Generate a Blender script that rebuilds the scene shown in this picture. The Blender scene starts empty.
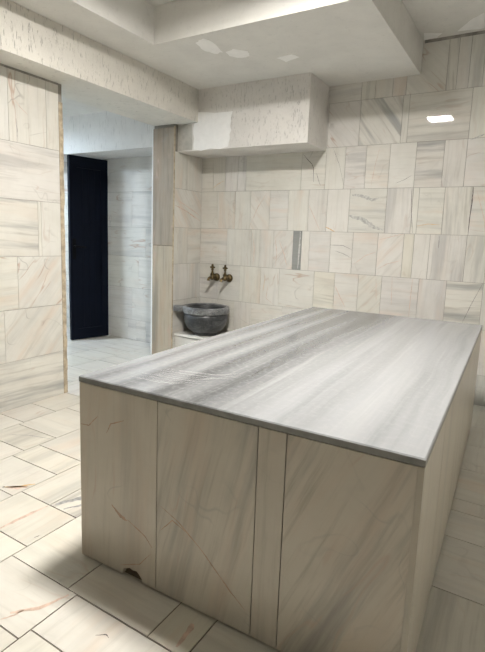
import bpy, bmesh, math, random
from mathutils import Vector, Matrix
random.seed(7)
C = bpy.context.scene.collection
PI = math.pi

# ------------------------------------------------------------------ helpers
class MB:
    """collects faces (with uv, vein attributes and tint) for ONE mesh object"""
    def __init__(s):
        s.v=[]; s.f=[]; s.m=[]; s.uv=[]; s.A=[]; s.B=[]; s.sm=[]
    def poly(s, pts, mat=0, uv=None, A=(.3,.3,.3), B=(1,1,1), smooth=False):
        i=len(s.v); s.v+= [tuple(p) for p in pts]
        s.f.append(list(range(i,i+len(pts)))); s.m.append(mat)
        if uv is None:
            o=Vector(pts[0]); e=(Vector(pts[1])-o); e=e.normalized() if e.length>0 else Vector((1,0,0))
            n=Vector((0,0,0))
            for k in range(1,len(pts)-1): n+=(Vector(pts[k])-o).cross(Vector(pts[k+1])-o)
            n=n.normalized() if n.length>0 else Vector((0,0,1)); w=n.cross(e)
            uv=[((Vector(p)-o).dot(e),(Vector(p)-o).dot(w)) for p in pts]
        s.uv.append(uv); s.A.append(A); s.B.append(B); s.sm.append(smooth)
    def box(s, a, b, mat=0, A=(.3,.3,.3), B=(1,1,1)):
        x0,y0,z0=a; x1,y1,z1=b
        P=lambda *i:[( (x0,x1)[k&1], (y0,y1)[(k>>1)&1], (z0,z1)[(k>>2)&1]) for k in i]
        for q in ((0,2,3,1),(4,5,7,6),(0,1,5,4),(2,6,7,3),(0,4,6,2),(1,3,7,5)):
            s.poly(P(*q),mat,None,A,B)
    def lathe(s, prof, seg=40, M=Matrix.Identity(4), mat=0, smooth=True, close=False):
        """prof = [(r,z)...] revolved about local Z, then transformed by M"""
        rings=[]
        for r,z in prof:
            rings.append([M@Vector((r*math.cos(2*PI*k/seg), r*math.sin(2*PI*k/seg), z)) for k in range(seg)])
        for a in range(len(prof)-1):
            for k in range(seg):
                k2=(k+1)%seg
                q=[rings[a][k],rings[a][k2],rings[a+1][k2],rings[a+1][k]]
                u0=prof[a][1]+prof[a][0]; u1=prof[a+1][1]+prof[a+1][0]
                s.poly(q,mat,[(k/seg,u0),((k+1)/seg,u0),((k+1)/seg,u1),(k/seg,u1)],smooth=smooth)
    def tube(s, pts, rad, seg=14, mat=0):
        pts=[Vector(p) for p in pts]; rings=[]; up=Vector((.3,.2,1)).normalized()
        rads=rad if isinstance(rad,(list,tuple)) else [rad]*len(pts)
        for i,p in enumerate(pts):
            t=(pts[min(i+1,len(pts)-1)]-pts[max(i-1,0)]).normalized()
            x=t.cross(up); x=x.normalized() if x.length>1e-4 else Vector((1,0,0)); y=t.cross(x)
            rings.append([p+x*math.cos(2*PI*k/seg)*rads[i]+y*math.sin(2*PI*k/seg)*rads[i] for k in range(seg)])
        for a in range(len(pts)-1):
            for k in range(seg):
                s.poly([rings[a][k],rings[a][(k+1)%seg],rings[a+1][(k+1)%seg],rings[a+1][k]],mat,smooth=True)
        s.poly(list(reversed(rings[0])),mat); s.poly(rings[-1],mat)
    def build(s, name, mats, parent=None, weld=False, bevel=0, bseg=2):
        me=bpy.data.meshes.new(name); me.from_pydata(s.v,[],s.f)
        for m in (mats if isinstance(mats,(list,tuple)) else [mats]): me.materials.append(m)
        me.uv_layers.new(name='uv')
        me.attributes.new('vein','FLOAT_COLOR','CORNER'); me.attributes.new('tint','FLOAT_COLOR','CORNER')
        fu=[];fa=[];fb=[]
        for i,f in enumerate(s.f):
            for j in range(len(f)):
                fu+=s.uv[i][j]; fa+=(*s.A[i],1); fb+=(*s.B[i],1)
        me.uv_layers['uv'].data.foreach_set('uv',fu)
        me.attributes['vein'].data.foreach_set('color',fa); me.attributes['tint'].data.foreach_set('color',fb)
        me.polygons.foreach_set('material_index',s.m); me.polygons.foreach_set('use_smooth',s.sm)
        if weld:
            bm=bmesh.new(); bm.from_mesh(me); bmesh.ops.remove_doubles(bm,verts=bm.verts,dist=1e-5)
            bmesh.ops.recalc_face_normals(bm,faces=bm.faces); bm.to_mesh(me); bm.free()
        o=bpy.data.objects.new(name,me); C.objects.link(o)
        if parent: o.parent=parent
        if bevel:
            b=o.modifiers.new('bevel','BEVEL'); b.width=bevel; b.segments=bseg; b.limit_method='ANGLE'; b.angle_limit=.6
        return o

def tag(o,label,cat,group=None,kind=None):
    o['label']=label; o['category']=cat
    if group: o['group']=group
    if kind: o['kind']=kind
    return o
def empty(name,loc,rz=0):
    o=bpy.data.objects.new(name,None); o.empty_display_size=.1
    o.location=loc; o.rotation_euler=(0,0,rz); C.objects.link(o); return o
def dup(o,parent=None):
    c=o.copy(); C.objects.link(c); c.parent=parent
    for ch in list(o.children): dup(ch,c)
    return c

# ------------------------------------------------------------------ materials
def newmat(name):
    m=bpy.data.materials.new(name); m.use_nodes=True
    nt=m.node_tree; nt.nodes.clear(); return m,nt
class G:
    """tiny node-graph writer"""
    def __init__(s,nt): s.nt=nt
    def n(s,t,ins=None,**kw):
        nd=s.nt.nodes.new(t)
        for k,v in kw.items(): setattr(nd,k,v)
        for k,v in (ins or {}).items(): s.set(nd.inputs[k],v)
        return nd
    def set(s,sock,v):
        if hasattr(v,'is_linked') or isinstance(v,bpy.types.NodeSocket): s.nt.links.new(v,sock)
        else: sock.default_value=v
    def math(s,op,a,b=0.0,clamp=False):
        nd=s.n('ShaderNodeMath',operation=op,use_clamp=clamp); s.set(nd.inputs[0],a); s.set(nd.inputs[1],b); return nd.outputs[0]
    def vmul(s,v,k):
        nd=s.n('ShaderNodeVectorMath',operation='MULTIPLY'); s.set(nd.inputs[0],v); nd.inputs[1].default_value=k; return nd.outputs[0]
    def vadd(s,a,b):
        nd=s.n('ShaderNodeVectorMath',operation='ADD'); s.set(nd.inputs[0],a); s.set(nd.inputs[1],b); return nd.outputs[0]
    def noise(s,v,scale,detail=4,rough=.55,dist=0):
        return s.n('ShaderNodeTexNoise',{'Vector':v,'Scale':scale,'Detail':detail,'Roughness':rough,'Distortion':dist})
    def ramp(s,f,lo,hi,a=0.,b=1.):
        nd=s.n('ShaderNodeMapRange',{'Value':f,'From Min':lo,'From Max':hi,'To Min':a,'To Max':b}); nd.clamp=True; nd.interpolation_type='SMOOTHSTEP'; return nd.outputs[0]
    def mix(s,f,a,b,blend='MIX'):
        nd=s.n('ShaderNodeMix',data_type='RGBA',blend_type=blend); s.set(nd.inputs[0],f)
        for i,v in ((6,a),(7,b)):
            s.set(nd.inputs[i], (*v,1) if isinstance(v,tuple) and len(v)==3 else v)
        return nd.outputs[2]
    def out(s,bsdf): 
        o=s.n('ShaderNodeOutputMaterial'); s.nt.links.new(bsdf.outputs[0],o.inputs[0])

def marble(name, base=(.675,.665,.63), rough=.015, coat=0.0):
    m,nt=newmat(name); g=G(nt)
    uv=g.n('ShaderNodeUVMap',uv_map='uv').outputs[0]
    at=g.n('ShaderNodeAttribute',attribute_name='vein'); sep=g.n('ShaderNodeSeparateColor',{0:at.outputs['Color']})
    ti=g.n('ShaderNodeAttribute',attribute_name='tint').outputs['Color']
    gray,pink,crack=sep.outputs[0],sep.outputs[1],sep.outputs[2]
    T=lambda *k: tuple(c*x for c,x in zip(base,k))
    # bend the grain a little
    w=g.noise(uv,2.2,2).outputs['Color']
    w=g.n('ShaderNodeVectorMath',{0:w,1:(.5,.5,.5)},operation='SUBTRACT').outputs[0]
    p=g.vadd(uv,g.vmul(w,(.10,.035,0)))
    # broad bands, medium streaks, hairline streaks
    n1=g.noise(g.vmul(p,(.7,9.5,1)),1.0,5,.6).outputs['Fac']
    n2=g.noise(g.vmul(p,(2.0,34,1)),1.0,5,.62).outputs['Fac']
    n3=g.noise(g.vmul(p,(3.0,120,1)),1.0,2,.6).outputs['Fac']
    cloud=g.noise(p,5.5,5,.6).outputs['Fac']
    col=g.mix(g.ramp(cloud,.35,.7),base,tuple(c*k for c,k in zip(base,(.93,.925,.915))))
    gb=g.math('MULTIPLY',g.ramp(n1,.46,.68),gray)
    col=g.mix(gb,col,T(.53,.54,.565))
    gs=g.math('MULTIPLY',g.ramp(n2,.50,.72),g.math('ADD',g.math('MULTIPLY',gray,.5),.20))
    col=g.mix(gs,col,T(.60,.585,.56))
    gh=g.math('MULTIPLY',g.ramp(n3,.55,.75),.13)
    col=g.mix(gh,col,T(.66,.63,.58))
    # warm pink / ochre clouds along the grain
    n4=g.noise(g.vadd(g.vmul(p,(1.4,7,1)),(31.7,12.3,0)),1.0,4,.6).outputs['Fac']
    col=g.mix(g.math('MULTIPLY',g.ramp(n4,.47,.7),g.math('MULTIPLY',pink,.62)),col,T(1.0,.80,.68))
    # thin winding cracks: contour lines of a stretched noise, broken up by a mask
    n5=g.noise(g.vadd(g.vmul(p,(.9,4.6,1)),(7.1,55.2,0)),1.0,3,.55,.15).outputs['Fac']
    ln=g.ramp(g.math('ABSOLUTE',g.math('SUBTRACT',n5,.5)),.0,.012,1.,0.)
    msk=g.ramp(g.noise(g.vadd(p,(3.3,9.9,0)),4.0,2).outputs['Fac'],.47,.62)
    ln=g.math('MULTIPLY',g.math('MULTIPLY',ln,msk),crack)
    col=g.mix(g.math('MULTIPLY',ln,.75),col,(.46,.34,.27))
    n6=g.noise(g.vadd(g.vmul(p,(2.4,1.6,1)),(77.1,5.2,0)),1.0,3,.5,.1).outputs['Fac']
    l2=g.ramp(g.math('ABSOLUTE',g.math('SUBTRACT',n6,.48)),.0,.006,.5,0.)
    col=g.mix(g.math('MULTIPLY',g.math('MULTIPLY',l2,msk),crack),col,(.30,.29,.27))
    col=g.mix(1.0,col,ti,'MULTIPLY')
    rv=rough
    b=g.n('ShaderNodeBsdfPrincipled',{'Base Color':col,'Roughness':rv,'IOR':1.5})
    bp=g.n('ShaderNodeBump',{'Height':cloud,'Strength':.012,'Distance':.001}); nt.links.new(bp.outputs[0],b.inputs['Normal'])
    g.out(b); return m

def plain(name,col,rough=.6,metal=0.,bump=None,var=.12,scale=6.,spec=.5):
    m,nt=newmat(name); g=G(nt)
    tc=g.n('ShaderNodeTexCoord').outputs['Object']
    n=g.noise(tc,scale,5,.6).outputs['Fac']
    c=g.mix(g.ramp(n,.3,.7),tuple(x*(1-var) for x in col),tuple(min(1,x*(1+var)) for x in col))
    b=g.n('ShaderNodeBsdfPrincipled',{'Base Color':c,'Roughness':rough,'Metallic':metal,'Specular IOR Level':spec})
    if bump:
        h=g.noise(g.vmul(tc,bump[0]),1.0,5,.65).outputs['Fac']
        bp=g.n('ShaderNodeBump',{'Height':h,'Strength':bump[1],'Distance':bump[2]}); nt.links.new(bp.outputs[0],b.inputs['Normal'])
    g.out(b); return m

def plaster(name,col,rough=.85,strokes=(70,70,9),pit=.55,strength=.55):
    """rough render with vertical trowel strokes and small dark pits"""
    m,nt=newmat(name); g=G(nt)
    tc=g.n('ShaderNodeTexCoord').outputs['Object']
    s1=g.noise(g.vmul(tc,strokes),1.0,4,.6).outputs['Fac']
    s2=g.noise(tc,4.0,5,.6).outputs['Fac']
    s3=g.noise(tc,60.,3,.6).outputs['Fac']
    pits=g.ramp(s1,.57,.68)
    c=g.mix(g.ramp(s2,.3,.7),tuple(x*.92 for x in col),col)
    c=g.mix(g.math('MULTIPLY',pits,pit),c,tuple(x*.45 for x in col))
    b=g.n('ShaderNodeBsdfPrincipled',{'Base Color':c,'Roughness':rough})
    h=g.math('SUBTRACT',g.math('MULTIPLY',s3,.5),pits)
    bp=g.n('ShaderNodeBump',{'Height':h,'Strength':strength,'Distance':.003}); nt.links.new(bp.outputs[0],b.inputs['Normal'])
    g.out(b); return m

MAR=marble('cream_marble')
MARF=marble('floor_marble',base=(.62,.603,.553),rough=.29)
MARC=marble('cladding_marble',base=(.535,.495,.425),rough=.29)
GROUT=plain('wall_grout',(.27,.255,.225),.9,scale=25)
GROUTF=plain('floor_grout',(.16,.14,.115),.9,scale=25)
GAP=plain('joint_shadow',(.28,.265,.24),.95,var=.3,scale=12)  # dark colour stands for the shade in the joints along the wall tops
VPD=plain('rust_pink_vein',(.40,.27,.19),.3,var=.25,scale=40)
VK=plain('dark_vein',(.10,.09,.085),.35); VO=plain('ochre_vein',(.58,.38,.17),.3,scale=40)
VP=plain('pink_vein',(.55,.41,.33),.3,var=.2,scale=40); VG=plain('grey_vein',(.47,.465,.44),.25,var=.25,scale=50)
MORTAR=plain('brown_mortar',(.11,.08,.05),.95,bump=((60,60,60),.8,.004),scale=30)
TRAV=plain('travertine_edge',(.43,.36,.26),.7,bump=((50,50,12),.6,.003),var=.3,scale=18)
JAMB_LO=marble('tan_marble',base=(.44,.385,.30),rough=.3)
JAMB_UP=marble('dull_marble',base=(.35,.303,.24),rough=.4)
PLB=plaster('rough_plaster',(.72,.695,.635),strokes=(105,105,20),strength=.9)
PLX=plaster('duct_plaster',(.75,.725,.69),pit=.4,strokes=(105,105,24),strength=.8)
PLS=plaster('soffit_paint',(.75,.74,.705),strokes=(26,26,26),pit=.10,strength=.2)
PLU=plaster('underside_plaster',(.76,.745,.69),strokes=(22,22,22),pit=.25,strength=.3)
PLC=plaster('antechamber_plaster',(.80,.79,.77),pit=.35)
PATCH=plain('white_filler',(.90,.895,.88),.8,var=.025,scale=20)
CONC=plain('grey_cement',(.50,.485,.44),.9,bump=((40,40,40),.5,.003),scale=14)
WHT=plain('white_enamel',(.82,.82,.80),.35,var=.03)
ALU=plain('white_trim',(.85,.86,.86),.3,var=.03)
NAVY=plain('navy_paint',(.0022,.0043,.0112),.5,var=.1,spec=.12)
BLK=plain('black_metal',(.002,.002,.003),.5,var=.1,spec=.12)
DARK=plain('dark_corridor',(.05,.05,.055),.9)

def grey_marble(name):
    m,nt=newmat(name); g=G(nt)
    uv=g.n('ShaderNodeUVMap',uv_map='uv').outputs[0]
    w=g.noise(g.vmul(uv,(1.4,.6,1)),1.4,3).outputs['Color']
    w=g.n('ShaderNodeVectorMath',{0:w,1:(.5,.5,.5)},operation='SUBTRACT').outputs[0]
    p=g.vadd(uv,g.vmul(w,(.07,.2,0)))
    x=g.n('ShaderNodeSeparateXYZ',{0:p}).outputs[0]
    # the slab's own banding across its width (dark bands left of centre, paler to the right)
    cr=g.n('ShaderNodeValToRGB',{0:g.math('DIVIDE',x,1.163)}); r=cr.color_ramp; r.interpolation='EASE'
    st=[(0,.29),(.05,.18),(.11,.30),(.17,.15),(.235,.27),(.29,.12),(.36,.21),(.42,.11),(.48,.21),(.55,.29),(.64,.37),(.72,.33),(.80,.39),(.90,.355),(1,.385)]
    r.elements[0].position=0; r.elements[1].position=1
    for q,_ in st[1:-1]: r.elements.new(q)
    for e,(q,v) in zip(r.elements,st): e.position=q; e.color=(v*.80,v*.82,v*.845,1)
    col=cr.outputs[0]
    n1=g.noise(g.vmul(p,(11,.45,1)),1.0,6,.58).outputs['Fac']
    col=g.mix(g.math('MULTIPLY',g.ramp(n1,.48,.70),.36),col,(.125,.135,.145))
    col=g.mix(g.math('MULTIPLY',g.ramp(n1,.47,.30),.40),col,(.38,.385,.39))
    n2=g.noise(g.vmul(p,(60,1.2,1)),1.0,4,.6).outputs['Fac']
    col=g.mix(g.math('MULTIPLY',g.ramp(n2,.5,.7),.14),col,(.42,.425,.43))
    n3=g.noise(p,45,4,.7).outputs['Fac']
    col=g.mix(g.math('MULTIPLY',g.ramp(n3,.45,.7),.22),col,(.38,.38,.38))
    rv=.2
    b=g.n('ShaderNodeBsdfPrincipled',{'Base Color':col,'Roughness':rv})
    g.out(b); return m
GREY=grey_marble('grey_banded_marble')
SLABEDGE=plain('slab_edge_shade',(.20,.20,.185),.4,var=.2,scale=14)  # edge of the grey slab, its shade put into a darker colour
SCR=plain('white_scratch',(.40,.405,.405),.4)

def basin_mat(name,lo,hi):
    m,nt=newmat(name); g=G(nt)
    tc=g.n('ShaderNodeTexCoord').outputs['Object']
    n=g.noise(g.vmul(tc,(1,1,2.2)),9.,6,.65,1.2).outputs['Fac']
    n2=g.noise(g.vadd(tc,(5,3,1)),14.,4,.6,2.5).outputs['Fac']
    c=g.mix(g.ramp(n,.4,.72),lo,hi)
    l=g.ramp(g.math('ABSOLUTE',g.math('SUBTRACT',n2,.5)),0,.02,.7,0)
    c=g.mix(l,c,tuple(x*1.35 for x in hi))
    b=g.n('ShaderNodeBsdfPrincipled',{'Base Color':c,'Roughness':.36})
    g.out(b); return m
BAS=basin_mat('dark_grey_marble',(.022,.024,.027),(.085,.09,.094))
BASR=basin_mat('rim_grey_marble',(.09,.095,.10),(.28,.285,.29))
def metal(name,col,rough):
    m,nt=newmat(name); g=G(nt)
    tc=g.n('ShaderNodeTexCoord').outputs['Object']
    n=g.noise(tc,40,4).outputs['Fac']
    c=g.mix(g.ramp(n,.35,.65),tuple(x*.45 for x in col),col)
    b=g.n('ShaderNodeBsdfPrincipled',{'Base Color':c,'Roughness':rough,'Metallic':.9}); g.out(b); return m
BRONZE=metal('aged_brass',(.17,.125,.062),.33)
def emit(name,col,st):
    m,nt=newmat(name); g=G(nt)
    e=g.n('ShaderNodeEmission',{0:(*col,1),1:st}); g.out(e); return m

# ------------------------------------------------------------------ dimensions (metres)
YB=3.941; ZS=2.466; ZC=2.705; XR=4.0; YR=-3.2; YW1=2.273; YJ=3.52; JT=.25; ZB=2.19; XA=-2.7; ZA=2.39
SX0,SY0,SRZ=1.569,1.108,.0312; SW,SL,SH=1.162,2.260,.697

# ------------------------------------------------------------------ tiles
ANG={'h':0.,'v':PI/2,'d':.9,'e':-.9}
def tile(mb,O,U,V,N,u0,v0,u1,v1,spec='v',gap=.0013,depth=.004,tilt=.0006,mat=0):
    """spec: grain letter followed by flags; g/G grey, p/P pink, k/K cracks, n dark, w pale"""
    rnd=random.random; a=ANG.get(spec[0],0)+random.uniform(-.06,.06)
    gr=.16+.18*rnd(); pk=.08+.22*rnd(); ck=.15+.35*rnd()
    for ch in spec[1:]:
        if ch=='g': gr=.55
        if ch=='G': gr=1.0
        if ch=='p': pk=.7
        if ch=='P': pk=1.0
        if ch=='k': ck=1.0
        if ch=='w': gr*=.3; pk*=.4
    t=.95+.07*rnd(); ti=(t,t*random.uniform(.985,1.0),t*random.uniform(.955,.995))
    if 'n' in spec[1:]: ti=(.42,.44,.45)
    if 'y' in spec[1:]: ti=(t,t*.985,t*.92)
    a0,b0,a1,b1=u0+gap,v0+gap,u1-gap,v1-gap
    if a1-a0<.004 or b1-b0<.004: return
    tx,ty=random.uniform(-tilt,tilt),random.uniform(-tilt,tilt)
    cs,sn=math.cos(a),math.sin(a); ou,ov=rnd()*60,rnd()*60
    P=lambda u,v,d: O+U*u+V*v+N*d
    cu,cv=(a0+a1)/2,(b0+b1)/2; L=max(a1-a0,b1-b0)
    cor=[(a0,b0),(a1,b0),(a1,b1),(a0,b1)]
    top=[P(u,v,tx*(u-cu)/L+ty*(v-cv)/L) for u,v in cor]
    uv=[(ou+(u*cs+v*sn),ov+(-u*sn+v*cs)) for u,v in cor]
    A=(gr,pk,ck)
    mb.poly(top,mat,uv,A,ti)
    bot=[P(u,v,-depth) for u,v in cor]
    for k in range(4):
        j=(k+1)%4
        mb.poly([bot[k],bot[j],top[j],top[k]],mat,[uv[k],uv[j],uv[j],uv[k]],A,ti)
def fill(a,b,lo=.14,hi=.42):
    xs=[a]; 
    while b-xs[-1]>hi*1.15: xs.append(xs[-1]+random.uniform(lo,hi))
    if b-xs[-1]<.06 and len(xs)>1: xs.pop()
    return xs+[b]
def rspec():
    return random.choice(['h','h','v','v','v','hg','vg','hp','vp','dp','hk','vk','vw'])
def slab(mb,O,U,V,N,u0,v0,u1,v1,t=.10,front=-.004,mat=1):
    P=lambda u,v,d:O+U*u+V*v+N*d
    c=[P(u,v,d) for d in (front,-t) for u,v in ((u0,v0),(u1,v0),(u1,v1),(u0,v1))]
    mb.poly(c[:4],mat); mb.poly([c[7],c[6],c[5],c[4]],mat)
    for k in range(4):
        j=(k+1)%4; mb.poly([c[4+k],c[4+j],c[j],c[k]],mat)
def vein(mb,O,U,V,N,pts,w_mm,mat,lift=.0009):
    """a mineral vein as a thin tapering ribbon lying in the tile face"""
    ps=[]
    for i in range(len(pts)-1):
        for k in range(6):
            t=k/6; ps.append([pts[i][j]*(1-t)+pts[i+1][j]*t for j in (0,1)])
    ps.append(list(pts[-1])); n=len(ps); w=w_mm/1000*.62
    L=[];R=[]
    for i,p in enumerate(ps):
        q=ps[min(i+1,n-1)]; r=ps[max(i-1,0)]
        dx,dy=q[0]-r[0],q[1]-r[1]; l=math.hypot(dx,dy) or 1
        nx,ny=-dy/l,dx/l; ww=w*(.25+.75*math.sin(PI*min(1,max(0,(i+.4)/(n)))))*random.uniform(.55,1.3)
        j=random.uniform(-.25,.25)*w
        L.append(O+U*(p[0]+nx*(ww+j))+V*(p[1]+ny*(ww+j))+N*lift)
        R.append(O+U*(p[0]-nx*(ww-j))+V*(p[1]-ny*(ww-j))+N*lift)
    for i in range(n-1):
        mb.poly([R[i],R[i+1],L[i+1],L[i]],mat)
VM={'k':2,'o':3,'p':4,'g':5}
WALLM=[MAR,GROUT,VK,VO,VP,VG,GAP]

# ------------------------------------------------------------------ back wall (hammam side)
ex,ey,ez=Vector((1,0,0)),Vector((0,1,0)),Vector((0,0,1))
O=Vector((0,YB,0)); U,V,N=ex,ez,-ey
mb=MB(); slab(mb,O,U,V,N,-.0,-.1,XR+.1,ZC+.1)
rows=[
 (0,.232,None),
 (.232,.580,([0,.076,.223,.425,.618,.95,1.25],['v','v','h','vk','h','hp'])),
 (.580,.928,([0,.226,.479,.709,.905,1.25,1.442,1.652,1.848,2.141,2.345,2.60],['h','h','vp','vk','hk','hgy','hp','dp','hp','vp','hG','vp'])),
 (.928,1.276,([0,.317,.592,.685,.83,1.027,1.112,1.187,1.383,1.581,1.791,1.997,2.076,2.195,2.456,2.60],['hgp','v','v','vp','dp','hn','vw','hp','hw','hp','dp','vy','vw','vg','vg'])),
 (1.276,1.631,([0,.194,.401,.569,.774,.963,1.159,1.332,1.529,1.837,2.039,2.085,2.271,2.46,2.65],['h','vp','v','ep','hp','vp','v','vw','hg','vg','v','hp','vG','hp'])),
 (1.631,1.974,([0,.137,.276,.418,.511,1.074,1.299,1.469,1.645,1.836,2.037,2.239,2.394,2.62],['h','v','v','vg','h','hk','v','hg','hp','hw','hG','vg','hk'])),
 (1.974,2.329,([0,.4,.8,1.298,1.571,1.906,1.955,2.395,2.65],['v','h','v','ek','eG','v','hg','vp'])),
 (2.329,2.705,([0,.5,1.0,1.568,1.68,1.817,1.92,2.206,2.276,2.357,2.45,2.6],['h','v','h','vg','v','vp','ek','vG','v','vg','vp'])),
]
for z0,z1,d in rows:
    if d is None: xs=fill(0,XR); sp=[rspec() for _ in xs]
    else:
        xs,sp=list(d[0]),list(d[1])
        ext=fill(xs[-1],XR)[1:]; 
        sp+= [rspec() for _ in range(len(xs)+len(ext)-1-len(sp))]; xs+=ext
    for i in range(len(xs)-1):
        tl=0 if (1.9<xs[i]<2.0 and z0>1.9) else .0006
        if z0==.580 and i==0:
            tile(mb,O,U,V,N,xs[0],z0,xs[1],.784,'hg'); tile(mb,O,U,V,N,xs[0],.784,xs[1],z1,'h'); continue
        tile(mb,O,U,V,N,xs[i],z0,xs[i+1],z1,sp[i],tilt=tl)
for c,w,ps in [('k',4.2,[(1.08,1.937),(1.131,1.884),(1.17,1.848),(1.186,1.814),(1.194,1.696)]),('k',3,[(1.217,1.771),(1.239,1.712),(1.26,1.665)]),
 ('k',3.5,[(2.025,1.622),(2.038,1.438),(2.059,1.283)]),('k',6,[(2.464,1.628),(2.466,1.534),(2.46,1.426),(2.459,1.294)]),
 ('k',2.5,[(1.38,1.163),(1.497,1.163),(1.578,1.129)]),('k',2.5,[(1.433,1.114),(1.511,1.092),(1.574,1.061)]),
 ('k',2.5,[(2.596,.931),(2.536,.775),(2.482,.616)]),('k',2,[(2.017,1.728),(1.96,1.692),(1.9,1.67)]),
 ('o',6,[(1.324,1.315),(1.362,1.303),(1.418,1.274)]),('o',4,[(.142,1.667),(.194,1.703),(.263,1.73)]),
 ('p',4,[(1.163,1.501),(1.217,1.399),(1.28,1.279)]),('p',5,[(.885,1.188),(.943,1.064),(.979,.957)]),
 ('p',5,[(1.444,.821),(1.501,.722),(1.551,.64)]),('p',3,[(.792,.768),(.776,.643),(.864,.586)]),
 ('k',2.5,[(2.261,1.266),(2.262,1.175)]),('p',4,[(.575,1.318),(.651,1.484),(.74,1.61)]),
 ('g',22,[(1.546,1.582),(1.632,1.573),(1.717,1.54),(1.773,1.555)]),('g',30,[(1.532,1.41),(1.645,1.387),(1.733,1.331),(1.826,1.301)]),
 ('o',4,[(2.089,1.338),(2.169,1.355),(2.257,1.349)]),('g',9,[(2.411,1.963),(2.459,1.981),(2.503,1.998)]),
 ('g',12,[(1.095,1.27),(1.092,1.1),(1.087,.94)]),('p',4,[(.845,1.21),(.87,1.07),(.86,.95)]),('p',4,[(.60,1.25),(.63,1.10),(.62,.95)]),('p',3,[(1.815,.72),(1.80,.90)]),('p',3,[(1.93,.93),(1.94,.70)]),('p',4,[(2.09,.93),(2.085,.60)]),('p',4,[(1.60,1.01),(1.70,1.09),(1.78,1.12)]),('p',4,[(1.80,1.22),(1.90,1.25),(1.99,1.275)]),('p',4,[(1.80,.98),(1.88,1.03),(1.98,1.06)]),('p',3,[(2.49,1.60),(2.55,1.42),(2.58,1.29)]),('p',3,[(1.75,1.95),(1.72,1.80),(1.70,1.65)]),('k',2,[(1.36,1.96),(1.42,1.83),(1.47,1.66)]),('o',3,[(.74,.70),(.76,.86)])]:
    vein(mb,O,U,V,N,ps,w,VM[c])
# dark strip painted on for the shaded open joint under the ceiling
slab(mb,O,U,V,N,2.03,ZC-.022,XR,ZC,.004,.0012,6)
wb=mb.build('wall_back',WALLM); tag(wb,'cream marble tiled back wall behind the platform and basin','wall',kind='structure')

# far wall of the antechamber (same plane, behind the doorway), open behind the door leaf
mb=MB(); O=Vector((XA,YB,0)); LW=-XA; o0,o1=-1.80-XA,-1.335-XA; OH=1.985
slab(mb,O,U,V,N,0,-.1,o0,ZA+.1); slab(mb,O,U,V,N,o1,-.1,LW-.001,ZA+.1); slab(mb,O,U,V,N,o0,OH,o1,ZA+.1); slab(mb,O,U,V,N,o0,-.1,o1,-.003)
zr=[0,.233,.595,.946,1.267,1.648,2.01,ZA]
js=[[-.999,-.875,-.731,-.4],[-.937,-.5],[-.84,-.5],[-.738,-.42],[-.944,-.5],[-.6],[-.8]]
sp=['h','h','hk','hgk','h','hk','h']
for k in range(7):
    for a,b in ((0,o0),(o1,LW)):
        if zr[k]<OH: 
            xs=fill(a,b,.25,.45) if a==0 else [a]+[x-XA for x in js[k]]+[b]
            for i in range(len(xs)-1): tile(mb,O,U,V,N,xs[i],zr[k],xs[i+1],zr[k+1],sp[k]+random.choice(['','g','k']))
waf=mb.build('wall_antechamber_back',WALLM); tag(waf,'pale marble tiled far wall seen through the doorway beside the dark door','wall',kind='structure')
mb=MB(); mb.box((-1.9,YB+.9,-.1),(-1.2,YB+1.0,2.2)); mb.box((-1.9,YB+.1,-.1),(-1.82,YB+.9,2.2)); mb.box((-1.3,YB+.1,-.1),(-1.2,YB+.9,2.2)); mb.box((-1.9,YB+.1,2.1),(-1.2,YB+.9,2.2)); mb.box((-1.9,YB+.1,-.1),(-1.2,YB+.9,-.003))
tag(mb.build('wall_corridor',[DARK]),'unlit corridor recess behind the dark navy door','wall',kind='structure')

# ------------------------------------------------------------------ left wall (X=0) up to the doorway
O=Vector((0,YR,0)); U,V,N=ey,ez,ex
mb=MB(); L0=YW1-YR; slab(mb,O,U,V,N,0,-.1,L0+.03,ZB,JT)
y=lambda v:v-YR
rows=[(0,.325,[y(1.30)],['hG']),(.325,.673,[y(1.30),y(1.825)],['hp','dpk']),(.673,1.021,[y(1.4),y(1.93)],['hpk','dpk']),
 (1.021,1.39,[y(1.45),y(2.092),y(2.116)],['hG','v','vw']),(1.39,1.745,[y(1.3)],['hg']),(1.745,ZB,[y(1.62),y(1.902),y(2.174)],['vg','vk','v'])]
for z0,z1,js_,sp_ in rows:
    pre=fill(0,js_[0])[:-1]; xs=pre+js_+[L0]; sp2=[rspec() for _ in pre]+sp_
    for i in range(len(xs)-1): tile(mb,O,U,V,N,xs[i],z0,xs[i+1],z1-(.012 if z1==ZB else 0),sp2[i])
for c,w,ps in [('k',3,[(1.953,1.893),(1.957,1.821),(1.955,1.747)]),('p',3,[(1.911,2.02),(1.944,2.005),(1.983,1.966),(2.038,1.93)])]:
    vein(mb,O,U,V,N,[(y(a),b) for a,b in ps],w,VM[c])
slab(mb,O,U,V,N,0,ZB-.012,L0,ZB,.004,.001,6)  # same painted shade strip, along the joint under the beam
tag(mb.build('wall_left',WALLM),'cream marble tiled wall left of the open doorway','wall',kind='structure')
mb=MB(); 
for k in range(24):      # raw, slightly uneven stone edge strip
    z0=2.07*k/24; z1=2.07*(k+1)/24; e=random.uniform(0,.004)
    mb.box((-JT*.9,YW1,z0),(.004-e*.6,YW1+.034-e,z1))
mb.box((-JT*.9,YW1,2.07),(-.012,YW1+.02,ZB-.002),1)
tag(mb.build('trim_1',[TRAV,CONC]),'rough tan stone edge strip on the near side of the doorway','trim',kind='structure')

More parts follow.
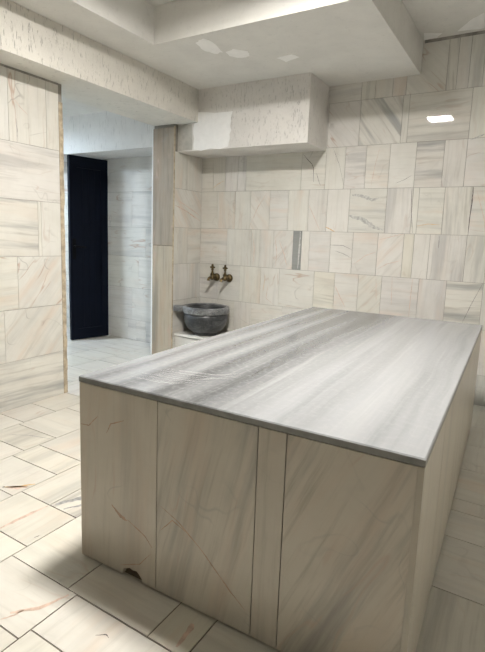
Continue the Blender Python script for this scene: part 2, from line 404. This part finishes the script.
# wall between doorway and back corner (niche side)
O=Vector((0,YJ,0)); L1=YB-YJ; mb=MB(); slab(mb,O,U,V,N,.0,-.1,L1-.001,ZB,JT-.002)
y=lambda v:v-YJ
for z0,z1,j,sp_ in [(0,.232,[],['h']),(.232,.58,[.18],['h','v']),(.58,.928,[y(3.733)],['v','vp']),(.928,1.27,[y(3.729)],['vp','hp']),(1.27,1.627,[],['ep']),(1.627,1.953,[y(3.715)],['vp','v'])]:
    xs=[0]+j+[L1]
    for i in range(len(xs)-1): tile(mb,O,U,V,N,xs[i],z0,xs[i+1],z1,sp_[i])
for c,w,ps in [('p',9,[(3.531,1.473),(3.696,1.429),(3.924,1.346)]),('p',6,[(3.559,1.521),(3.726,1.469),(3.922,1.395)])]:
    vein(mb,O,U,V,N,[(y(a),b) for a,b in ps],w,VM[c])
tag(mb.build('wall_niche',WALLM),'narrow marble tiled wall between doorway pillar and basin corner','wall',kind='structure')

# doorway jamb lining facing the room: two stone pieces and a white edge trim
mb=MB(); ti=(1,1,1)
def lining(z0,z1,mat,seed):
    O2=Vector((-JT,YJ-.016,0)); e=.004
    pts=[(e,z0),(JT-.002,z0),(JT-.002,z1),(e,z1)]
    f=[O2+ex*a+ez*b for a,b in pts]; bk=[p+ey*.0155 for p in f]
    uv=[(seed+b,seed+a) for a,b in pts]
    mb.poly(f,mat,uv,(.8,.7,1),ti)
    for k in range(4):
        j=(k+1)%4; mb.poly([bk[k],bk[j],f[j],f[k]],mat,[uv[k],uv[j],uv[j],uv[k]],(.3,.5,.3),ti)
lining(.0,1.094,0,3.3); lining(1.099,ZB-.03,1,17.1)
mb.box((-JT+.004,YJ-.012,1.090),(-.004,YJ-.001,1.10),2)
tag(mb.build('trim_2',[JAMB_LO,JAMB_UP,MORTAR]),'tan and grey stone doorway pillar face left of the basin','trim',kind='structure')
mb=MB(); mb.box((-JT-.009,YJ-.018,0),(-JT+.003,YJ+.02,ZB-.03))
tag(mb.build('trim_3',[ALU],bevel=.002),'thin white edge strip on the doorway pillar','trim',kind='structure')
mb=MB()
for k in range(10):
    z0=ZB*k/10; mb.box((-.0015,YJ-.017,z0),(.004-random.uniform(0,.003),YJ-.0005,z0+ZB/10-(.02 if k==9 else 0)))
tag(mb.build('trim_4',[TRAV]),'tan stone edge on the basin side of the pillar','trim',kind='structure')

# antechamber side and rear walls, room's right and rear walls
def simple_wall(name,O,U,N,L,H,label,hrow=.348):
    mb=MB(); slab(mb,O,U,ez,N,-.1,-.1,L+.1,H+.1); z=0.
    while z<H-.02:
        z1=min(H,z+hrow); xs=fill(0,L,.2,.5)
        for i in range(len(xs)-1): tile(mb,O,U,ez,N,xs[i],z,xs[i+1],z1,rspec())
        z=z1
    tag(mb.build(name,[MAR,GROUT]),label,'wall',kind='structure')
simple_wall('wall_right',Vector((XR,YR,0)),ey,-ex,YB-YR,ZC,'cream marble tiled wall on the right side of the room')
simple_wall('wall_rear',Vector((0,YR,0)),ex,ey,XR,ZC,'cream marble tiled wall behind the viewer')
simple_wall('wall_antechamber_left',Vector((XA,1.2,0)),ey,ex,YB-1.2,ZA,'pale marble tiled left wall of the antechamber')
simple_wall('wall_antechamber_front',Vector((XA,1.2,0)),ex,ey,-XA-JT,ZA,'pale marble tiled near wall of the antechamber')

# ------------------------------------------------------------------ floor
O=Vector((0,0,0)); U,V,N=ex,ey,ez
mb=MB(); slab(mb,O,U,V,N,XA-.1,YR-.1,XR+.1,YB+.1,.12,-.003)
def ft(x0,y0,x1,y1,s=None): tile(mb,O,U,V,N,x0,y0,x1,y1,s or random.choice(['v','v','vp','vg','vk','h','vpk']),gap=.0024,depth=.003,tilt=.0003)
def strip(x0,x1,ys,sp=None):
    for i in range(len(ys)-1): ft(x0,ys[i],x1,ys[i+1],(sp or {}).get(i))
def rf(a,b): return fill(a,b,.16,.34)
strip(-.12,.26,rf(YR,2.0)+rf(2.0,YB)[1:])
strip(.26,.618,rf(YR,1.13)+[1.522,1.728,2.083]+rf(2.083,YB)[1:])
strip(.618,.983,rf(YR,.95)+[1.213,1.45,1.613,2.02]+rf(2.02,YB)[1:])
a=rf(YR,.62); strip(.983,1.355,a+[1.028,1.257],{len(a):'vp'})
strip(.983,1.183,[1.257,1.62]+rf(1.62,YB)[1:]); strip(1.183,1.357,[1.257,1.48]+rf(1.48,YB)[1:],{0:'vG'})
strip(1.355,1.712,rf(YR,.42)+[.753,.967],None)
strip(1.712,2.15,rf(YR,.45)+[.794,.965],{}); strip(2.15,2.6,rf(YR,.5)+[.79,.965]); strip(2.6,3.03,rf(YR,.6)+[.965])
xs=[1.355,1.663,2.022,2.163,2.5,2.6]
for i in range(5): ft(xs[i],.966,xs[i+1],1.3,'h' if i!=2 else 'vpy')
for x0,x1 in ((1.355,1.6),(1.6,1.95),(1.95,2.3),(2.3,2.6)): strip(x0,x1,rf(1.3,YB))
strip(2.6,3.03,[.966,1.32,1.681,2.029,2.256,2.372,2.725,3.089,3.43,3.80,YB],{2:'hp',3:'hpk',5:'hp'})
strip(3.03,3.4,rf(YR,YB)); strip(3.4,3.72,rf(YR,YB)); strip(3.72,XR,rf(YR,YB))
for x in [XA+i*.36 for i in range(8)]:
    x1=min(x+.36,-.12)
    if x1-x>.03:
        ys=rf(1.2,YB); 
        for i in range(len(ys)-1): ft(x,ys[i],x1,ys[i+1],random.choice(['h','hw','h','hg']))
for c,w,ps in [('p',22,[(.89,1.242),(.93,1.262),(.974,1.30)]),('k',9,[(.876,1.232),(.886,1.238)]),('o',16,[(.885,1.236),(.935,1.278),(.976,1.334)]),
               ('p',14,[(1.165,1.035),(1.17,1.14),(1.185,1.25)]),('g',26,[(1.20,1.275),(1.25,1.37),(1.335,1.44)]),('g',16,[(1.26,1.27),(1.31,1.36),(1.345,1.40)]),
               ('g',5,[(.36,1.60),(.46,1.66),(.60,1.70)]),('p',14,[(1.60,.80),(1.66,.86),(1.69,.95)]),('p',6,[(1.60,.765),(1.62,.80),(1.625,.83)]),
               ('k',3,[(1.89,.885),(1.915,.905),(1.93,.90)]),('p',20,[(2.12,.985),(2.11,1.08)]),('k',3,[(1.33,1.075),(1.335,1.10)])]:
    vein(mb,O,U,V,N,ps,w,VM[c],.0006)
VGD=plain('dark_grey_vein',(.27,.27,.265),.3,var=.35,scale=45)
fl=mb.build('floor',[MARF,GROUTF,VK,VO,VP,VGD]); tag(fl,'cream marble tiled floor with dark joints','floor',kind='structure')

# ------------------------------------------------------------------ ceiling, soffit, beams, duct box
mb=MB(); mb.box((-.05,YR-.1,ZC),(XR+.1,YB+.1,ZC+.1))
def patch(mb,pts,f,mat):
    pts=[Vector(p) for p in pts]; n=len(pts); c=sum(pts,Vector())/n; out=[]
    for i in range(n):                      # ragged outline
        for t in (0,.25,.5,.75):
            p=pts[i].lerp(pts[(i+1)%n],t); out.append(p+(p-c)*random.uniform(-.07,.07))
    a=[f(p,.0) for p in out]; b=[f(p,.0012) for p in out]
    mb.poly(b,mat)
    for i in range(len(out)):
        j=(i+1)%len(out); mb.poly([a[i],a[j],b[j],b[i]],mat)
for P in ([(2.023,3.933),(2.046,3.808),(2.16,3.863),(2.114,3.93)],[(2.265,3.876),(2.358,3.729),(2.456,3.648),(2.436,3.904)]):
    patch(mb,[(a,b,0) for a,b in P],lambda p,d:(p.x,p.y,ZC-d),1)
tag(mb.build('ceiling',[PLS,PATCH]),'white painted recessed ceiling above the platform','ceiling',kind='structure')
mb=MB()
JX,SFY,SFX=.544,2.623,2.018
mb.poly([(0,YR,ZS),(JX,YR,ZS),(JX,SFY,ZS),(SFX,SFY,ZS),(SFX,YB,ZS),(0,YB,ZS)][::-1],0)
o=[(0,YR),(JX,YR),(JX,SFY),(SFX,SFY),(SFX,YB),(0,YB)]
for i in range(6):
    a,b=o[i],o[(i+1)%6]; mb.poly([(*a,ZS),(*b,ZS),(*b,ZC-.001),(*a,ZC-.001)],0)
mb.poly([(*p,ZC-.001) for p in o],0)
for P in ([(.822,2.723),(.912,2.677),(.934,2.758),(.893,2.928),(.827,2.937),(.793,2.841)],[(.918,2.939),(.991,2.915),(1.066,2.989),(1.032,3.074),(.948,3.076),(.903,3.014)],[(1.187,3.188),(1.315,3.165),(1.336,3.236),(1.211,3.284)]):
    patch(mb,[(a,b,0) for a,b in P],lambda p,d:(p.x,p.y,ZS-d),1)
tag(mb.build('ceiling_soffit',[PLS,PATCH]),'white dropped ceiling soffit with filler patches above the basin corner','soffit',kind='structure')
BX=.225
mb=MB(); mb.box((-JT,YR,ZB),(BX,YB,ZS-.001))
for f in (0,): mb.m[f]=1          # underside gets the duller plaster
for k in range(7):                # ragged cement lip over the wall end
    pass
tag(mb.build('ceiling_beam',[PLB,PLU]),'rough plastered white beam over the doorway','beam',kind='structure')
mb=MB(); mb.box((BX+.001,3.557,1.951),(1.29,YB-.001,ZS-.001)); mb.box((.0,3.557,1.951),(BX+.001,YB-.001,ZB-.001))
patch(mb,[(.176,1.957,0),(.182,2.147,0),(.232,2.27,0),(.58,2.244,0),(.576,2.099,0),(.561,1.957,0)],lambda p,d:(p.x,3.557-d,p.z if p.z else p.y),1)
patch(mb,[(.005,1.956,0),(.005,2.185,0),(.16,2.185,0),(.165,1.956,0)],lambda p,d:(max(.001,p.x),3.557-d,min(p.y,2.189)),2)
tag(mb.build('ceiling_duct_box',[PLX,PATCH,CONC],bevel=.004),'pale plastered boxed-in duct hanging above the basin','duct box',kind='structure')
mb=MB(); mb.box((XA,3.54,2.01),(-JT-.001,YB-.001,ZA)); tag(mb.build('antechamber_beam',[PLC]),'white plastered beam above the dark door','beam',kind='structure')
mb=MB(); mb.box((XA-.1,1.1,ZA),(-JT-.001,YB+.1,ZA+.1)); tag(mb.build('antechamber_ceiling',[PLS]),'white antechamber ceiling seen through the doorway','ceiling',kind='structure')
# wall above the beam towards the antechamber
mb=MB(); mb.box((-JT,1.1,ZB+.28),(-.051,YB+.1,ZC+.1)); 
tag(mb.build('wall_lintel',[PLU]),'plastered wall above the doorway beam','wall',kind='structure')

# ------------------------------------------------------------------ platform
plat=empty('marble_platform',(SX0,SY0,0),SRZ)
tag(plat,'large cream marble clad platform with grey banded marble top in the middle of the floor','platform')
T=.021; HB=SH-T
mb=MB(); mb.box((.018,.018,0),(SW-.018,SL-.018,HB-.001))
mb.build('core',[MORTAR],plat)
# front cladding: four upright panels, a chip broken out of the first one's foot
mb=MB()
def panel(mb,pts,origin,u,v,n,ang,A,B,mat=0,th=.016,seed=0):
    f=[origin+u*a+v*b for a,b in pts]; bk=[p-n*th for p in f]
    cs,sn=math.cos(ang),math.sin(ang); uv=[(seed+a*cs+b*sn,seed*1.7-a*sn+b*cs) for a,b in pts]
    mb.poly(f,mat,uv,A,B)
    for k in range(len(pts)):
        j=(k+1)%len(pts); mb.poly([bk[k],bk[j],f[j],f[k]],mat,[uv[k],uv[j],uv[j],uv[k]],A,B)
z0=.009; g=.0016
o=Vector((0,0,0)); zt=HB-.003
chip=[(.203,z0),(.208,.030),(.236,.044),(.250,.040),(.268,.043),(.290,.024),(.292,z0)]
panel(mb,[(0,z0)]+chip+[(.352-g,z0),(.352-g,zt),(0,zt)],o,ex,ez,-ey,PI/2-.04,(.35,.6,.8),(1,.99,.97),seed=2.2)
panel(mb,[(.352+g,z0),(.716-g,z0),(.716-g,zt),(.352+g,zt)],o,ex,ez,-ey,1.36,(.75,.5,.8),(.97,.97,.955),seed=9.4)
panel(mb,[(.716+g,z0),(.804-g,z0),(.804-g,zt),(.716+g,zt)],o,ex,ez,-ey,PI/2,(.6,.3,.2),(.93,.925,.91),seed=14.1)
panel(mb,[(.804+g,z0),(SW-.0162,z0),(SW-.0162,zt),(.804+g,zt)],o,ex,ez,-ey,1.16,(.95,.5,.6),(.96,.955,.935),seed=22.8)
fo=Vector((0,0,0))
for c,w,ps in [('p',4,[(-.0+.004,.52),(.044,.523),(.09,.567)]),('p',4,[(.129,.514),(.149,.552),(.21,.577)]),('p',10,[(.152,.256),(.196,.226),(.224,.217)]),
  ('p',4,[(.224,.224),(.303,.19),(.335,.158)]),('p',3,[(.331,.134),(.281,.076),(.195,.04)]),('p',3.5,[(.368,.321),(.444,.288),(.533,.225),(.642,.128),(.697,.086)]),('p',3,[(.369,.233),(.419,.286),(.473,.264)])]:
    vein(mb,fo,ex,ez,-ey,ps,w,1,.0007)
mb.build('front_cladding',[MARC,VPD],plat)['label']='row of tall pinkish grey marble panels, first one chipped at the foot'
# side claddings
def side(name,x,n,label,js):
    mb=MB(); u=ey if n.x>0 else -ey; org=Vector((x,.0 if n.x>0 else SL,0)); 
    for i in range(len(js)-1):
        panel(mb,[(js[i]+g,z0),(js[i+1]-g,z0),(js[i+1]-g,zt),(js[i]+g,zt)],org,u,ez,n,PI/2+random.uniform(-.03,.03),(.35,.2,.3),(1.0,1.0,.97),seed=31+i*5+x)
    mb.build(name,[MARC],plat)['label']=label
side('side_cladding',SW,ex,'cream marble panels with fine upright streaks on the right side',[0.0,.42,.93,1.36,1.80,SL])
side('side_cladding',0,-ex,'cream marble panels on the doorway side',[0,.5,1.0,1.5,1.9,SL-.017])
mb=MB(); panel(mb,[(0.02,z0),(.6-g,z0),(.6-g,zt),(.02,zt)],Vector((SW,SL,0)),-ex,ez,ey,PI/2,(.3,.3,.3),(1,1,1),seed=51)
panel(mb,[(.6+g,z0),(SW-.02,z0),(SW-.02,zt),(.6+g,zt)],Vector((SW,SL,0)),-ex,ez,ey,PI/2,(.3,.3,.3),(1,1,1),seed=57)
mb.build('rear_cladding',[MARC],plat)
# top slab with its own uv in metres, small overhang
mb=MB(); e=.0015; x0,y0_,x1,y1_=-e,-e,SW+e,SL+e; b=.0035
zt0=SH-T; zt1=SH
P4=lambda d,z:[(x0+d,y0_+d,z),(x1-d,y0_+d,z),(x1-d,y1_-d,z),(x0+d,y1_-d,z)]
q=P4(b,zt1); mb.poly(q,0,[(p[0],p[1]) for p in q])
r=P4(0,zt1-b); s_=P4(0,zt0)
for k in range(4):
    j=(k+1)%4
    mb.poly([r[k],r[j],q[j],q[k]],0,[(p[0],p[1]) for p in (r[k],r[j],q[j],q[k])])
    mb.poly([s_[k],s_[j],r[j],r[k]],1)
mb.poly(s_[::-1],1)
# scratches and dried limescale marks near the front left of the top
so=Vector((0,0,SH))
for k in range(16):
    t=k/15; c0=Vector((.16+.05*t,.10+.16*t)); c1=Vector((.30+.10*t,.10+.20*t)); c2=Vector((.40+.10*t,.17+.20*t+.05*math.sin(k)))
    f=random.uniform(.35,1.); jx=random.uniform(-.03,.03)
    vein(mb,so,ex,ey,ez,[(c0.x+jx,c0.y),(c1.x+jx,c1.y),(c1.lerp(c2,f).x+jx,c1.lerp(c2,f).y)],random.uniform(.7,1.5),2,.0004)
mb.build('top_slab',[GREY,SLABEDGE,SCR],plat)['label']='polished grey and white banded marble slab'

# ------------------------------------------------------------------ bench ledge in the niche
bench=empty('marble_ledge',(.6,3.74,0)); tag(bench,'low white marble ledge in the corner under the dark stone basin','ledge')
by0,by1,bx0,bx1=3.538,YB-.003,.006,1.2; bz=.264
mb=MB(); mb.box((bx0-.6,by0+.012-3.74,0),(bx1-.6,by1-3.74,bz-.022),0,(.15,.15,.2),(1.02,1.02,1.02)); mb.box((bx0-.6,by0+.010-3.74,bz-.030),(bx1-.6,by0+.013-3.74,bz-.0225),1); mb.build('ledge_base',[MAR,GROUTF],bench)
mb=MB()
for a,b_ in ((bx0,.44),(.443,.83),(.833,bx1)): mb.box((a-.6,by0-3.74,bz-.022),(b_-.6,by1-3.74,bz),0,(.12,.1,.3),(1.05,1.05,1.04))
mb.build('ledge_top',[MAR],bench,bevel=.002)

# ------------------------------------------------------------------ basin
BC=(.252,3.712)
basin=empty('stone_basin',(*BC,bz)); tag(basin,'round dark grey marble wash basin standing on the corner ledge','basin')
mb=MB()
out=[(0,.0),(.108,.0),(.118,.005),(.121,.016),(.117,.026),(.138,.034),(.165,.053),(.188,.083),(.203,.120),(.210,.160),(.212,.212)]
mb.lathe(out,72)
mb.lathe([(.212,.212),(.200,.214),(.190,.214),(.186,.262),(.182,.245),(.176,.205),(.160,.150),(.130,.105),(.075,.078),(0,.070)],72)
mb.build('bowl',[BAS],basin,weld=True)
mb=MB(); mb.lathe([(.212,.211),(.221,.213),(.2245,.220),(.2245,.262),(.221,.269),(.214,.273),(.194,.273),(.189,.269),(.187,.258),(.187,.211),(.212,.211)],72)
mb.build('rim',[BASR],basin,weld=True)['label']='lighter grey raised rim band'
# lug handle on the left
mb=MB()
prof=[(.0,-.050),(.112,-.040),(.120,-.030),(.120,.030),(.112,.040),(.0,.050)]
M=Matrix.Rotation(math.radians(217),4,'Z')
lo=[M@Vector((.190+a,b_,.222)) for a,b_ in prof]; hi=[M@Vector((.190+a,b_,.2715)) for a,b_ in prof]
mb.poly(lo[::-1]); mb.poly(hi)
for k in range(len(lo)):
    j=(k+1)%len(lo); mb.poly([lo[k],lo[j],hi[j],hi[k]])
lg=mb.build('lug_handle',[BASR],basin,weld=True,bevel=.005,bseg=3); lg['label']='stubby lug at the left of the rim'

# ------------------------------------------------------------------ taps
def make_tap(x,label):
    t=empty('brass_tap',(x,YB-.0005,.80)); tag(t,label,'tap','taps above the basin')
    Ry=Matrix.Rotation(PI/2,4,'X')            # local Z -> -Y (out of the wall)
    mb=MB(); mb.lathe([(0,0),(.036,0),(.040,.004),(.040,.012),(.036,.016),(.037,.022),(.030,.030),(.021,.036),(0,.038)],36,Ry); mb.build('flange',[BRONZE],t,weld=True)
    mb=MB(); mb.lathe([(0,.020),(.016,.020),(.016,.040),(.021,.043),(.021,.049),(.016,.052),(.017,.064),(.024,.072),(.025,.086),(.021,.097),(.012,.103),(0,.104)],28,Ry)
    Mv=Matrix.Translation((0,-.082,0))
    mb.lathe([(0,.010),(.019,.010),(.019,.026),(.022,.029),(.022,.036),(.014,.042),(.011,.052),(0,.052)],24,Mv); mb.build('valve_body',[BRONZE],t,weld=False)
    mb=MB(); mb.tube([(0,-.090,-.002),(-.004,-.108,-.001),(-.007,-.124,-.006),(-.009,-.134,-.016),(-.0095,-.137,-.030)],[.015,.0145,.014,.013,.016],16); mb.build('spout',[BRONZE],t)
    mb=MB(); Mh=Matrix.Translation((0,-.082,.050))
    mb.lathe([(0,0),(.011,0),(.009,.012),(.0075,.022),(.014,.026),(.014,.030),(.0085,.034),(.016,.041),(.020,.050),(.016,.059),(.009,.064),(.012,.068),(.013,.073),(.008,.079),(0,.084)],24,Mh)
    # small cross arms of the ornamental handle
    for a in (0,PI/2):
        d=Vector((math.cos(a),math.sin(a),0))
        for s in (-1,1):
            c=Vector((0,-.082,.100))+d*.021*s
            mb.lathe([(0,-.009),(.007,-.006),(.009,0),(.007,.006),(0,.009)],14,Matrix.Translation(c))
            mb.tube([Vector((0,-.082,.100)),c],.0055,8)
    mb.build('tap_handle',[BRONZE],t)
    return t
make_tap(.212,'aged brass wall tap on the left, nearer the corner')
make_tap(.361,'aged brass wall tap on the right, further from the corner')

# ------------------------------------------------------------------ navy door (open leaf in the antechamber)
hx,hy=-1.300,3.915; fx,fy=-1.400,3.475
dl=math.hypot(fx-hx,fy-hy); ang=math.atan2(fy-hy,fx-hx)
mb=MB(); th=.042; dz0,dz1=.008,1.99; st=.085
# leaf: stiles and rails around a recessed panel zone (local x hinge->free edge; +y side faces the room)
mb.box((0,-th/2,dz0),(st,th/2,dz1)); mb.box((dl-st,-th/2,dz0),(dl,th/2,dz1)); mb.box((st,-th/2,dz0),(dl-st,th/2,dz0+.12)); mb.box((st,-th/2,dz1-.12),(dl-st,th/2,dz1))
door=mb.build('door_1',[NAVY],bevel=.0025); door.location=(hx,hy,0); door.rotation_euler=(0,0,ang)
tag(door,'tall dark navy door standing open in the antechamber','door',kind='structure')
mb=MB(); n=4; w=(dl-2*st+.01)/n
for k in range(n): mb.box((st-.005+k*w+.001,-.012,dz0+.11),(st-.005+(k+1)*w-.001,.012,dz1-.11))
mb.build('door_panel',[NAVY],door,bevel=.002)
mb=MB()
for s in (-1,1):
    y0=s*th/2; a,b_=sorted((y0,y0+s*.006))
    mb.box((dl-.062,a,.90),(dl-.024,b_,1.12))
    mb.tube([(dl-.043,y0+s*.004,1.04),(dl-.043,y0+s*.045,1.04)],.010,12)
    mb.tube([(dl-.043,y0+s*.045,1.04),(dl-.075,y0+s*.047,1.036),(dl-.160,y0+s*.045,1.03)],[.010,.0095,.008],12)
mb.build('door_handle',[BLK],door)['label']='black lever handle on a long back plate'
mb=MB()
for z in (.22,1.0,1.78): mb.lathe([(0,-.05),(.008,-.05),(.008,.05),(0,.05)],12,Matrix.Translation((-.006,-th/2-.002,z)))
mb.build('hinge',[BLK],door)

# ------------------------------------------------------------------ lamps
EW=emit('warm_white_diffuser',(1.0,.963,.91),390.); EC=emit('cool_white_diffuser',(.70,.84,1.0),235.)
def lamp(x,yy,z,lx,ly,em,label):
    t=empty('ceiling_light',(x,yy,z)); tag(t,label,'ceiling light','ceiling lights')
    mb=MB(); a,b_=lx/2,ly/2; w=.012; h=-.036
    mb.box((-a-w,-b_-w,-.016),(a+w,b_+w,-.0005))
    mb.box((-a-w,-b_-w,h),(-a,b_+w,-.016)); mb.box((a,-b_-w,h),(a+w,b_+w,-.016)); mb.box((-a,-b_-w,h),(a,-b_,-.016)); mb.box((-a,b_,h),(a,b_+w,-.016))
    mb.build('housing',[WHT],t)
    mb=MB(); mb.box((-a+.001,-b_+.001,-.0185),(a-.001,b_-.001,-.0165)); mb.build('diffuser',[em],t)
    return t
lamp(1.77,1.62,ZC,.27,.30,EW,'warm white ceiling light above the platform, mirrored in the back wall')
lamp(-2.1,2.45,ZA,.30,.30,EC,'cool white ceiling light of the antechamber left of the doorway')

# ------------------------------------------------------------------ world, camera, view
wd=bpy.data.worlds.new('world'); bpy.context.scene.world=wd; wd.use_nodes=True
wd.node_tree.nodes['Background'].inputs[0].default_value=(.5,.5,.5,1); wd.node_tree.nodes['Background'].inputs[1].default_value=.05
yaw,pitch,roll=-.5350207,.1476293,.0371886
fw=Vector((math.sin(yaw)*math.cos(pitch),math.cos(yaw)*math.cos(pitch),-math.sin(pitch)))
r0=Vector((math.cos(yaw),-math.sin(yaw),0)); u0=r0.cross(fw)
rr=math.cos(roll)*r0+math.sin(roll)*u0; uu=-math.sin(roll)*r0+math.cos(roll)*u0
cam=bpy.data.cameras.new('camera'); co=bpy.data.objects.new('camera',cam); C.objects.link(co)
M=Matrix((rr,uu,-fw)).transposed().to_4x4(); M.translation=Vector((2.8993,0,1.2)); co.matrix_world=M
cam.sensor_fit='HORIZONTAL'; cam.sensor_width=36; cam.lens=478.18184/485*36
cam.shift_x=(242.5-246.1599)/485; cam.shift_y=(308.6619-326)/485; cam.clip_start=.02
sc=bpy.context.scene; sc.camera=co
vs=sc.view_settings; sc.display_settings.display_device='sRGB'; vs.view_transform='Standard'; vs.look='None'; vs.gamma=1; vs.use_curve_mapping=False; vs.exposure=.31
